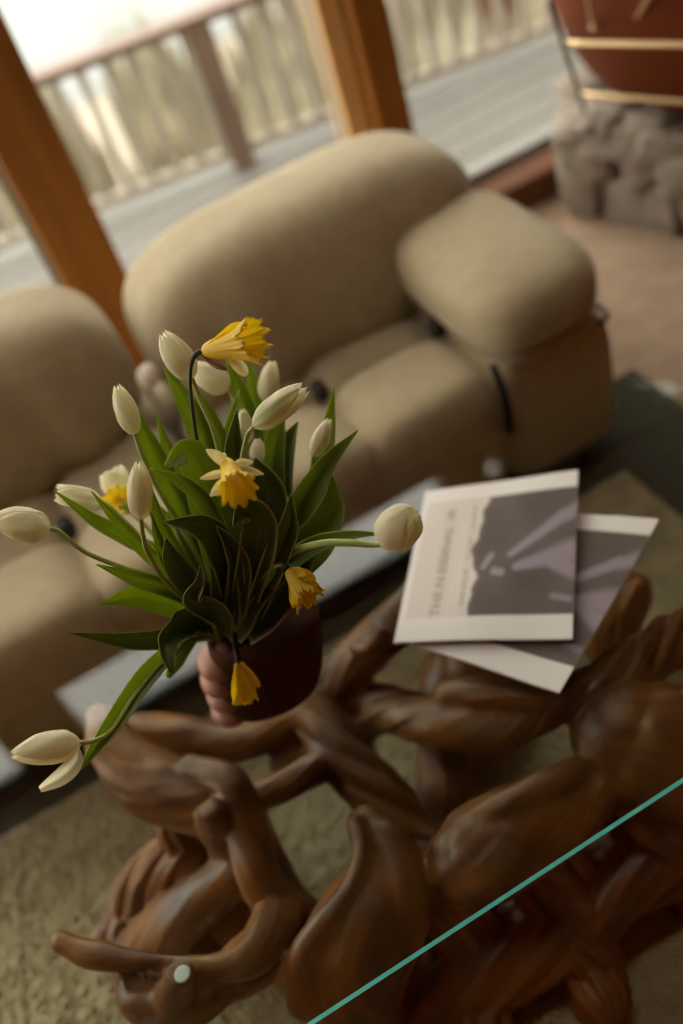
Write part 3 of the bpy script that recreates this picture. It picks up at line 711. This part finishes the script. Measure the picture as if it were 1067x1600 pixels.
# ---------------------------------------------------------------- flowers
ROOT = vsec(VH)[0]; RD = depth(ROOT)
def W(x, y, d): return at(x, y, d)
def leaf_mesh(pts, widths, cup=.25, roll=0.0, n=30, m=13, wave=0.0, fold=0.0):
    """pts (x, y, depth) base to tip; widths in px; roll turns the blade about its own run"""
    C = catmull([W(*p) for p in pts], n); T = np.gradient(C, axis=0); T /= np.linalg.norm(T, axis=1)[:, None]
    wp = np.interp(np.linspace(0, 1, n), np.linspace(0, 1, len(widths)), widths)
    # smooth widths
    for _ in range(2): wp[1:-1] = (wp[:-2]+2*wp[1:-1]+wp[2:])/4
    V = []; UV = []
    rl = np.interp(np.linspace(0, 1, n), np.linspace(0, 1, len(roll)), roll) if hasattr(roll, '__len__') else np.full(n, roll)
    for i in range(n):
        view = C[i]-CAM; view /= np.linalg.norm(view)
        s = np.cross(T[i], view); s /= np.linalg.norm(s)+1e-9; nn_ = np.cross(s, T[i])      # nn_ roughly along the view
        a = math.radians(rl[i]); s2 = s*math.cos(a)+nn_*math.sin(a); n2 = -s*math.sin(a)+nn_*math.cos(a)
        hw = wp[i]*.5*depth(C[i])/FPX/max(.35, math.cos(a))
        for j in range(m):
            q = -1+2*j/(m-1)
            off = cup*hw*(1-q*q)*2+(fold+.22)*hw*(1-abs(q))**1.0*1.2
            wv = wave*hw*math.sin(i*1.25+(2 if q > 0 else 0))*abs(q)**2
            V.append(C[i]+s2*hw*q+n2*(off-cup*hw+wv)); UV.append((q*.5*max(hw*60, .2), i/n*3, abs(q)))
    F = [(i*m+j, i*m+j+1, (i+1)*m+j+1, (i+1)*m+j) for i in range(n-1) for j in range(m-1)]
    return (V, F), UV
def leaf(parent, pts, widths, mat=None, **k):
    vf, uv = leaf_mesh(pts, widths, **k)
    o = obj('leaf', vf, mat or M_leaf, parent, uv=uv, solid=.0008); return o
def stem(parent, pts, r_px=(4, 4), mat=None):
    C = catmull([W(*p) for p in pts], 8*len(pts)); rr = np.interp(np.linspace(0, 1, len(C)), np.linspace(0, 1, len(r_px)), r_px)
    return obj('stem', tube(C, rr*np.array([depth(c) for c in C])/FPX, 10), mat or M_stem, parent)
def frame_from(axis, up=None):
    z = axis/np.linalg.norm(axis); up = FWD if up is None else up
    x = np.cross(up, z); x /= np.linalg.norm(x); y = np.cross(z, x); return np.array([x, y, z])
def petal(parent, base, ax, L, R, ang, prof, half=58, tip=.55, rscale=1.0, mat=None, curl=0, seed=0, wav=.045, name='petal', lean=0.0):
    n, m = 18, 11; V = []; UV = []; g = np.random.default_rng(seed); ph = g.uniform(0, 6, 3)
    for i in range(n):
        t = i/(n-1); r_ = np.interp(t, prof[0], prof[1])*R*rscale
        wfac = (min(1, (t/.28)**.6) if t < .28 else 1)*(max(0, 1-max(0, (t-tip)/(1-tip))**2.2)**.55)
        for j in range(m):
            q = -1+2*j/(m-1); a = math.radians(ang+half*q*wfac)
            rr = r_*(1+.04*(1-q*q))*(1+wav*math.sin(q*5+t*7+ph[0]))+curl*R*max(0, t-.75)**1.5*2
            zz = L*(t-.03*abs(q)*t)+.012*L*math.sin(q*9+ph[1])*t
            p = np.array([rr*math.cos(a), rr*math.sin(a), zz]); p[0] += lean*L*t*t*math.cos(math.radians(ang)); p[1] += lean*L*t*t*math.sin(math.radians(ang))
            V.append(p); UV.append((q*.35+seed*.7, t*.6, abs(q)))
    V = np.array(V)@ax+base; F = [(i*m+j, i*m+j+1, (i+1)*m+j+1, (i+1)*m+j) for i in range(n-1) for j in range(m-1)]
    return obj(name, (V, F), mat or M_petal, parent, uv=UV, solid=.0006, sub=1)
CLOSED = ([0, .06, .2, .42, .65, .85, 1], [.12, .55, .9, 1.0, .9, .62, .22])
OPEN = ([0, .06, .2, .42, .65, .85, 1], [.12, .55, .9, 1.0, 1.0, .92, .75])
def tulip(label, base, tip, wpx, stem_pts, leaves=(), prof=CLOSED, turn=20, mats=None, nstem=(3.6, 4.2), seed=1, loose=False):
    """base/tip: (x, y, depth) of the flower head"""
    B_, T_ = W(*base), W(*tip); L = np.linalg.norm(T_-B_); R_ = wpx*.5*depth(B_)/FPX
    t = thing('tulip', ROOT+(rng.uniform(-.01, .01), rng.uniform(-.01, .01), -.02), label, 'tulip', 'white tulips in the oxblood vase')
    ax = frame_from(T_-B_)
    for k in range(3): petal(t, B_, ax, L*.985, R_, turn+60+120*k, prof, 56, .5, .90, M_petal, seed=seed*10+k)
    for k in range(3):
        if loose and k == 0: continue
        petal(t, B_, ax, L*(1-.02*k), R_, turn+120*k, prof, 60, .5, 1.0, mats[0] if mats and k == 2 else M_petal, seed=seed*10+5+k)
    sp = [(*p, ) for p in stem_pts]
    stem(t, [base]+sp, nstem)
    for lf in leaves:
        a = dict(lf[2]) if len(lf) > 2 else {}
        leaf(t, lf[0], lf[1], **a)
    return t
rt = (368, 985, RD+.02)      # where stems go into the vase
def r0(dx=0, dy=0, dd=0): return (370+dx, 975+dy, RD+.0+dd)
LB = M_leaf; LG = M_leaf2

tulip('white tulip farthest left, lying out level on a long curved stem', (79,826,1.17), (-14,812,1.15), 54,
      [(95,832,1.175),(132,862,1.19),(190,886,1.22),(250,905,1.27),(310,940,1.35),r0(-10,0)],
      [([r0(-20,5),(290,912,1.32),(236,868,1.26),(190,822,1.22),(143,768,1.18)], (16,22,23,19,1), dict(cup=.3, roll=20)),], seed=1)
tulip('ragged white tulip with torn tip, just above the farthest left one', (158,784,1.30), (84,770,1.29), 34,
      [(180,800,1.31),(230,850,1.33),(290,910,1.36),r0(-8,0)],
      [([r0(-25,5),(270,885,1.36),(200,842,1.31),(150,815,1.27),(84,766,1.23)], (16,22,26,22,1), dict(cup=.25, roll=-15))], prof=OPEN, seed=2)
tulip('blurred open white tulip behind the upright left-hand tulip', (192,772,1.46), (170,734,1.46), 46,
      [(210,800,1.46),(270,870,1.46),(330,930,1.45),r0(0,0,.02)], [([r0(-10,0,.03),(290,850,1.44),(245,800,1.40),(205,792,1.36),(185,792,1.34)], (18,20,22,16,1))], prof=OPEN, seed=3)
tulip('upright closed white tulip in front at left, standing on its own stem', (220,812,1.16), (216,719,1.13), 38,
      [(224,840,1.17),(234,870,1.19),(275,925,1.27),r0(-12,0)],
      [([r0(-18,5),(300,900,1.3),(262,840,1.25),(238,780,1.21),(232,745,1.19)], (18,26,26,16,1), dict(roll=30)),
       ([(320,950,1.34),(266,890,1.27),(246,840,1.24),(236,800,1.22)], (18,18,14,1), dict(mat=LB, roll=-20))], seed=4)
tulip('slim closed white tulip leaning left, upper left of the bunch', (211,679,1.26), (181,600,1.24), 35,
      [(222,712,1.27),(250,770,1.30),(310,870,1.36),r0(-5,0)],
      [([r0(-10,0),(320,860,1.36),(272,770,1.31),(236,700,1.28),(202,618,1.26)], (20,36,42,32,1), dict(cup=.3)),
       ([(330,870,1.38),(294,780,1.34),(266,710,1.31),(243,645,1.29)], (24,30,22,1), dict(roll=25))], seed=5)
tulip('white tulip at the upper left beside the bent daffodil stem', (300,592,1.22), (252,518,1.19), 46,
      [(315,630,1.23),(338,690,1.25),(355,800,1.31),r0(0,0)],
      [([r0(0,0),(345,800,1.34),(318,690,1.29),(288,625,1.27),(255,573,1.25)], (24,40,40,30,1), dict(cup=.3)),
       ([r0(5,0),(362,800,1.35),(345,700,1.31),(322,640,1.29),(300,598,1.27)], (24,36,36,24,1), dict(roll=20))], seed=6)
tulip('blurred white tulip lying sideways under the bent yellow daffodil', (358,608,1.36), (296,570,1.35), 44,
      [(372,640,1.37),(375,720,1.38),(372,850,1.40),r0(5,0,.02)],
      [([r0(5,0,.03),(392,800,1.42),(396,690,1.39),(372,610,1.37),(354,562,1.36)], (28,44,40,30,1), dict(cup=.3))], seed=7)
tulip('blurred upright white tulip at the top of the bunch', (414,628,1.40), (426,562,1.39), 32,
      [(408,680,1.41),(398,780,1.42),(385,880,1.42),r0(8,0,.02)],
      [([r0(8,0,.03),(402,800,1.43),(402,690,1.41),(396,610,1.40),(386,560,1.39)], (28,36,32,24,1), dict(roll=-30)),
       ([(395,850,1.41),(376,720,1.34),(362,670,1.31),(374,610,1.30)], (26,26,22,1), dict(roll=30))], seed=8)
tulip('white tulip with a green streak pointing up to the right', (396,667,1.18), (478,603,1.15), 44,
      [(385,684,1.19),(376,740,1.21),(372,850,1.29),r0(2,0)],
      [([r0(4,0),(388,850,1.32),(372,745,1.24),(366,695,1.21),(370,640,1.19)], (28,36,36,30,1), dict(fold=.3, mat=LG))], mats=[M_petal_g, M_petal], prof=([0,.06,.2,.42,.65,.85,1],[.12,.5,.85,1,.95,.7,.42]), seed=9, turn=22)
tulip('small white tulip bud half hidden behind the streaked tulip', (388,692,1.33), (378,638,1.32), 24,
      [(388,740,1.34),(384,860,1.38),r0(4,0)], [([r0(12,0,.01),(425,840,1.37),(424,740,1.34),(432,680,1.33),(441,650,1.33)], (30,46,42,30,8), dict(cup=.3))], seed=10)
tulip('tiny white tulip bud peeping above the open daffodil', (402,724,1.30), (402,684,1.30), 24,
      [(402,760,1.32),(390,870,1.37),r0(6,0)], [([r0(14,0,.01),(432,840,1.38),(441,745,1.35),(452,690,1.34),(466,658,1.34)], (30,44,40,26,1), dict(roll=35, mat=LG))], seed=11)
tulip('slender white bud standing at the right against a tall leaf', (489,714,1.27), (515,653,1.25), 27,
      [(486,745,1.28),(462,820,1.31),(420,910,1.36),r0(15,0)],
      [([r0(16,0),(440,850,1.36),(486,765,1.31),(508,690,1.29),(522,603,1.28)], (24,34,34,28,1), dict(roll=-30)),
       ([r0(18,-3),(440,870,1.34),(474,785,1.28),(515,720,1.25),(559,672,1.23)], (26,38,42,28,1), dict(cup=.25))], seed=12)
tulip('round full white tulip farthest right, seen beside the newspaper', (604,848,1.14), (646,797,1.10), 66,
      [(585,851,1.15),(540,848,1.16),(498,850,1.18),(450,868,1.23),(405,925,1.31),r0(12,0)],
      [([r0(22,2),(428,905,1.32),(485,858,1.22),(545,838,1.18),(600,834,1.16)], (24,34,32,16,1), dict(roll=30)),
       ([r0(20,0),(440,900,1.33),(492,845,1.27),(518,795,1.25),(519,742,1.25)], (36,60,66,44,1), dict(cup=.35))], prof=([0,.08,.25,.5,.75,.92,1],[.2,.7,1.0,1.0,.86,.52,.26]), nstem=(4,6,6,5), seed=13, turn=10)
t14 = tulip('white tulip hanging at the lower left with one petal fallen open', (126,1160,1.16), (14,1182,1.12), 54,
      [(145,1158,1.17),(175,1140,1.19),(215,1080,1.24),(280,1010,1.33),r0(-25,10)],
      [([r0(-20,15),(300,995,1.36),(262,1022,1.30),(224,1062,1.25),(184,1120,1.20),(146,1172,1.17),(121,1208,1.15)], (20,22,28,34,32,18,1), dict(fold=.3, cup=.1)),
       ([r0(-25,12),(310,985,1.38),(288,1010,1.35),(274,1036,1.33),(262,1058,1.32)], (20,24,26,24,8))], seed=14, loose=True, turn=180)
# the fallen petal
vf, uv = leaf_mesh([(123,1170,1.16),(118,1190,1.15),(98,1212,1.14),(62,1234,1.13)], (4,20,30,28,10), cup=.5, n=16, m=9)
obj('petal', vf, M_petal, t14, uv=uv, solid=.0006, sub=1)

# broad leaves that rise straight from the vase mouth
def leaf_thing(label, pts, widths, **k):
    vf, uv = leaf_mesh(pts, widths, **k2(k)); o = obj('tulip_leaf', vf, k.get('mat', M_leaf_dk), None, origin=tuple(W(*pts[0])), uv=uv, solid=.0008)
    return tag(o, label, 'leaf', 'loose tulip leaves in the oxblood vase')
def k2(k): return {a: b for a, b in k.items() if a != 'mat'}
leaf_thing('broad light-green leaf with folded-over lit crest, left of the open daffodil', [r0(-5,0),(352,900,1.32),(333,810,1.24),(315,740,1.2),(292,706,1.19),(258,730,1.19)], (30,52,66,64,44,6), cup=.2, mat=M_leaf)
leaf_thing('narrow dark leaf arching left below the folded crest leaf', [r0(0,0,-.02),(352,860,1.24),(325,790,1.19),(285,752,1.17),(234,731,1.16)], (24,26,28,22,1), cup=.3, roll=25, mat=M_leaf)
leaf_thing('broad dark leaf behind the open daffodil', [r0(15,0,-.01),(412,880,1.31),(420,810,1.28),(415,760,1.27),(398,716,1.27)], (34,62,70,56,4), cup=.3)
leaf_thing('pointed grey-green leaf standing upright in the centre front', [r0(15,10,-.03),(408,930,1.30),(432,868,1.22),(450,825,1.19),(455,771,1.17)], (26,36,42,36,1), cup=.35, mat=M_leaf2)
leaf_thing('wide rounded leaf with folded tip in the centre front', [r0(8,8,-.03),(385,930,1.30),(400,870,1.22),(404,820,1.17),(385,797,1.16),(365,822,1.155)], (28,44,58,60,40,4), cup=.3)
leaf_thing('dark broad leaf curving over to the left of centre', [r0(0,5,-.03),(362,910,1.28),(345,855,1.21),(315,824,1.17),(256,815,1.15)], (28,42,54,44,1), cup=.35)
leaf_thing('leaf with a brown withered tip twisting in the centre', [r0(-5,15,-.04),(368,950,1.32),(374,890,1.24),(360,850,1.19),(338,822,1.17)], (28,36,38,26,1), cup=.4, fold=.3, mat=M_leaf2)
leaf_thing('grey-green pointed leaf at the left centre', [r0(-15,10,-.03),(335,945,1.31),(290,905,1.24),(268,870,1.21),(259,840,1.2)], (26,40,44,32,1), cup=.4, mat=M_leaf2)
leaf_thing('small curled leaf with a turned-back lip, low in the centre', [r0(-15,20,-.05),(345,965,1.29),(322,950,1.25),(300,936,1.22),(312,910,1.21),(314,882,1.21)], (26,32,38,30,16,2), cup=.5, wave=.25, mat=M_leaf2)
leaf_thing('narrow leaf reaching left, upper of the pair under the long stem', [r0(-20,12,-.01),(328,955,1.35),(279,926,1.29),(215,905,1.23),(150,882,1.18)], (20,26,28,26,1), cup=.3, mat=M_leaf)
leaf_thing('wide bright leaf reaching left with a folded edge', [r0(-20,16,0),(320,968,1.36),(270,945,1.31),(215,932,1.27),(154,944,1.23)], (20,26,42,42,1), cup=.3, mat=M_leaf)
leaf_thing('long dark leaf lying level at the lower left', [r0(-25,18,0),(320,985,1.35),(262,996,1.28),(200,1000,1.22),(108,989,1.17)], (22,26,32,28,1), cup=.3, roll=20, mat=M_leaf2)
leaf_thing('leaf with a crinkled edge drooping at the lower left of the vase mouth', [r0(-20,12,-.02),(325,968,1.33),(288,972,1.27),(262,1005,1.23),(268,1050,1.22)], (26,44,44,34,8), cup=.3, wave=.3, roll=(0,10,30,20,0))
leaf_thing('large leaf sheath hanging over the front rim', [(372,1004,1.37),(378,975,1.33),(395,935,1.30),(430,893,1.27),(470,862,1.26)], (10,34,40,46,30), cup=.35, mat=M_leaf2)
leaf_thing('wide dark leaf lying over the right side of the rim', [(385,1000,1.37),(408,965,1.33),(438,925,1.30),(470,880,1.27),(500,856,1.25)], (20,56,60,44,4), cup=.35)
leaf_thing('leaf clasping the stems at the front rim', [(352,1000,1.375),(352,960,1.31),(350,915,1.27),(342,870,1.25),(330,840,1.25)], (20,50,44,34,6), cup=.4, mat=M_leaf2)
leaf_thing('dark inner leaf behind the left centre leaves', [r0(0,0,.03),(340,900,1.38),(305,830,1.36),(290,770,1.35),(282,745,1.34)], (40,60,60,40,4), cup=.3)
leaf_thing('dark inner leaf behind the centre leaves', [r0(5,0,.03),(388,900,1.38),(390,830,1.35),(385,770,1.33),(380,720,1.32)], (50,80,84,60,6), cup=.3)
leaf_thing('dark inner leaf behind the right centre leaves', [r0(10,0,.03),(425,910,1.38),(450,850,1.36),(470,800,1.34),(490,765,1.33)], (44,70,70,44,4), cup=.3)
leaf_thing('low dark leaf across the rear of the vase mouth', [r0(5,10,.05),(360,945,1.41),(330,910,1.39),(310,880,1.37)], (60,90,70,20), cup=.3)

# daffodils
def trumpet(parent, base, ax, L, R, flare, mat, seed=0, name='trumpet', frill=.12, lobes=9):
    n, m = 20, 72; V = []; UV = []; g = np.random.default_rng(seed); ph = g.uniform(0, 6)
    for i in range(n):
        t = i/(n-1); r_ = R*(.32+.5*t**.7)+(flare*R*max(0, t-.6)**1.5*2.2)
        for j in range(m):
            a = 2*math.pi*j/m; k = frill*(t**3)
            rr = r_*(1+k*math.sin(lobes*a+ph)+.5*k*math.sin(21*a)+.04*math.sin(6*a)*t); zz = L*(t+.5*k*math.sin(lobes*a+1+ph)*t+.35*k*math.sin(19*a))
            V.append((rr*math.cos(a), rr*math.sin(a), zz)); UV.append((math.sin(a)*.5, math.cos(a)*.5+t*.2, t))
    V = np.array(V)@ax+base; F = [(i*m+j, i*m+(j+1) % m, (i+1)*m+(j+1) % m, (i+1)*m+j) for i in range(n-1) for j in range(m)]
    return obj(name, (V, F), mat, parent, uv=UV, solid=.0006)
def tepal(parent, pts, widths, mat, **k):
    vf, uv = leaf_mesh(pts, widths, n=16, m=7, **k); return obj('petal', vf, mat, parent, uv=uv, solid=.0005, sub=1)
def daff(label): return thing('daffodil', ROOT+(rng.uniform(-.01, .01), rng.uniform(-.01, .01), -.02), label, 'daffodil', 'yellow daffodils in the oxblood vase')
# top daffodil, seen from the side
d1 = daff('yellow daffodil at the top, nodding right on a dark bent stem')
B_, T_ = W(322,548,1.17), W(398,532,1.13)
trumpet(d1, B_, frame_from(T_-B_), np.linalg.norm(T_-B_), .024, .35, M_yellow, 3, frill=.14)
tepal(d1, [(312,552,1.17),(340,535,1.15),(368,514,1.14),(386,505,1.13)], (5,18,24,6), M_yellow, cup=.4)
tepal(d1, [(312,552,1.17),(345,548,1.15),(378,552,1.13),(402,560,1.12)], (5,16,20,5), M_yellow, cup=.4)
tepal(d1, [(352,552,1.16),(368,566,1.15),(380,580,1.14),(384,588,1.14)], (6,20,20,5), M_pale, cup=.4)
o = obj('spathe', (lambda q: q[0])(leaf_mesh([(312,552,1.17),(326,562,1.165),(340,572,1.16),(354,578,1.16)], (4,10,10,3), cup=.6, n=12, m=5)), M_spathe, d1, solid=.0006)
stem(d1, [(322,548,1.17),(308,552,1.17),(299,568,1.17),(297,600,1.18),(302,650,1.2),(312,710,1.24),(345,860,1.33),r0(-2,0)], (5,4.5,3.2,3,3,3.5,4), M_dstem)
# open daffodil, facing down towards the viewer
d2 = daff('open daffodil in the middle with pale petals and deep yellow trumpet')
C2 = (358,735,1.13)
for tx, ty, dd, w_, bx, by in ((322,702,.0,20,352,722),(312,748,.0,15,350,738),(328,776,-.005,19,352,752),(396,722,.01,16,366,724),(413,741,.0,17,368,732),(387,779,.0,14,370,752)):
    mx, my = (bx+tx)/2, (by+ty)/2
    tepal(d2, [(bx+(358-bx)*.5, by+(737-by)*.5, 1.13),(bx*.65+tx*.35,by*.65+ty*.35,1.122+dd),(mx*.6+tx*.4,my*.6+ty*.4,1.12+dd),(tx,ty,1.125+dd)], (9,w_,w_*.7,1), M_pale, cup=.35, wave=.12)
B_ = W(354,722,1.14); T_ = W(371,766,1.085)
trumpet(d2, B_, frame_from(T_-B_), np.linalg.norm(T_-B_), .019, .55, M_yellow, 5, frill=.10, lobes=10)
stem(d2, [(354,722,1.14),(350,712,1.155),(352,716,1.18),(362,760,1.22),(368,860,1.3),r0(0,0)], (4,3.5,3.5,4), M_stem)
# small blurred daffodil at left
d3 = daff('small blurred orange-yellow daffodil behind the upright left tulip')
B_ = W(196,792,1.42); T_ = W(180,778,1.39); trumpet(d3, B_, frame_from(T_-B_), .028, .020, .5, M_yellow, 7)
for tx, ty in ((160,776),(172,765),(205,768),(212,790),(200,806),(186,805)):
    tepal(d3, [(194,788,1.42),((194+tx)/2,(788+ty)/2,1.415),(tx,ty,1.41)], (6,14,1), M_pale)
stem(d3, [(196,792,1.42),(225,820,1.42),(300,900,1.43),r0(-5,0,.02)], (4,4), M_stem)
# withered daffodil over the rim at right
d4 = daff('withered yellow daffodil drooping over the right rim of the vase')
B_ = W(452,892,1.21); T_ = W(480,935,1.19)
trumpet(d4, B_, frame_from(T_-B_), np.linalg.norm(T_-B_), .018, .35, M_yellow, 9, frill=.2, lobes=5)
for tx, ty, w_ in ((459,950,14),(484,952,16),(504,924,18),(494,905,20),(478,898,18)):
    tepal(d4, [(450,890,1.21),(450+(tx-450)*.45+3,890+(ty-890)*.45,1.195),(450+(tx-450)*.8,890+(ty-890)*.8,1.19),(tx,ty,1.19)], (5,w_,w_*.8,3), M_yellow, cup=.4, wave=.25)
obj('seed_pod', superell(W(445,887,1.213), (.006, .005, .005), 1, 1, 12, 8), M_dstem, d4)
stem(d4, [(448,890,1.213),(436,882,1.22),(420,892,1.24),(395,930,1.32),r0(8,0)], (4,3.5,3.5), M_stem)
# hanging daffodil in front of the vase
d5 = daff('closed yellow daffodil hanging head down before the vase')
B_ = W(374,1036,1.335); T_ = W(384,1098,1.335)
trumpet(d5, B_, frame_from(T_-B_), np.linalg.norm(T_-B_)*.95, .0185, .1, M_yellow, 11, frill=.1, lobes=6)
for tx, ty, w_ in ((370,1098,20),(386,1102,22),(402,1076,18)):
    tepal(d5, [(372,1034,1.33),(372+(tx-372)*.45,1034+(ty-1034)*.4,1.32),(372+(tx-372)*.85,1034+(ty-1034)*.8,1.318),(tx,ty,1.325)], (5,w_*.9,w_,8), M_yellow, cup=.4, wave=.15)
stem(d5, [(373,1036,1.333),(369,1015,1.335),(366,992,1.345),(366,975,1.38),r0(-2,5)], (5,4,3.5,3.5), M_dstem)
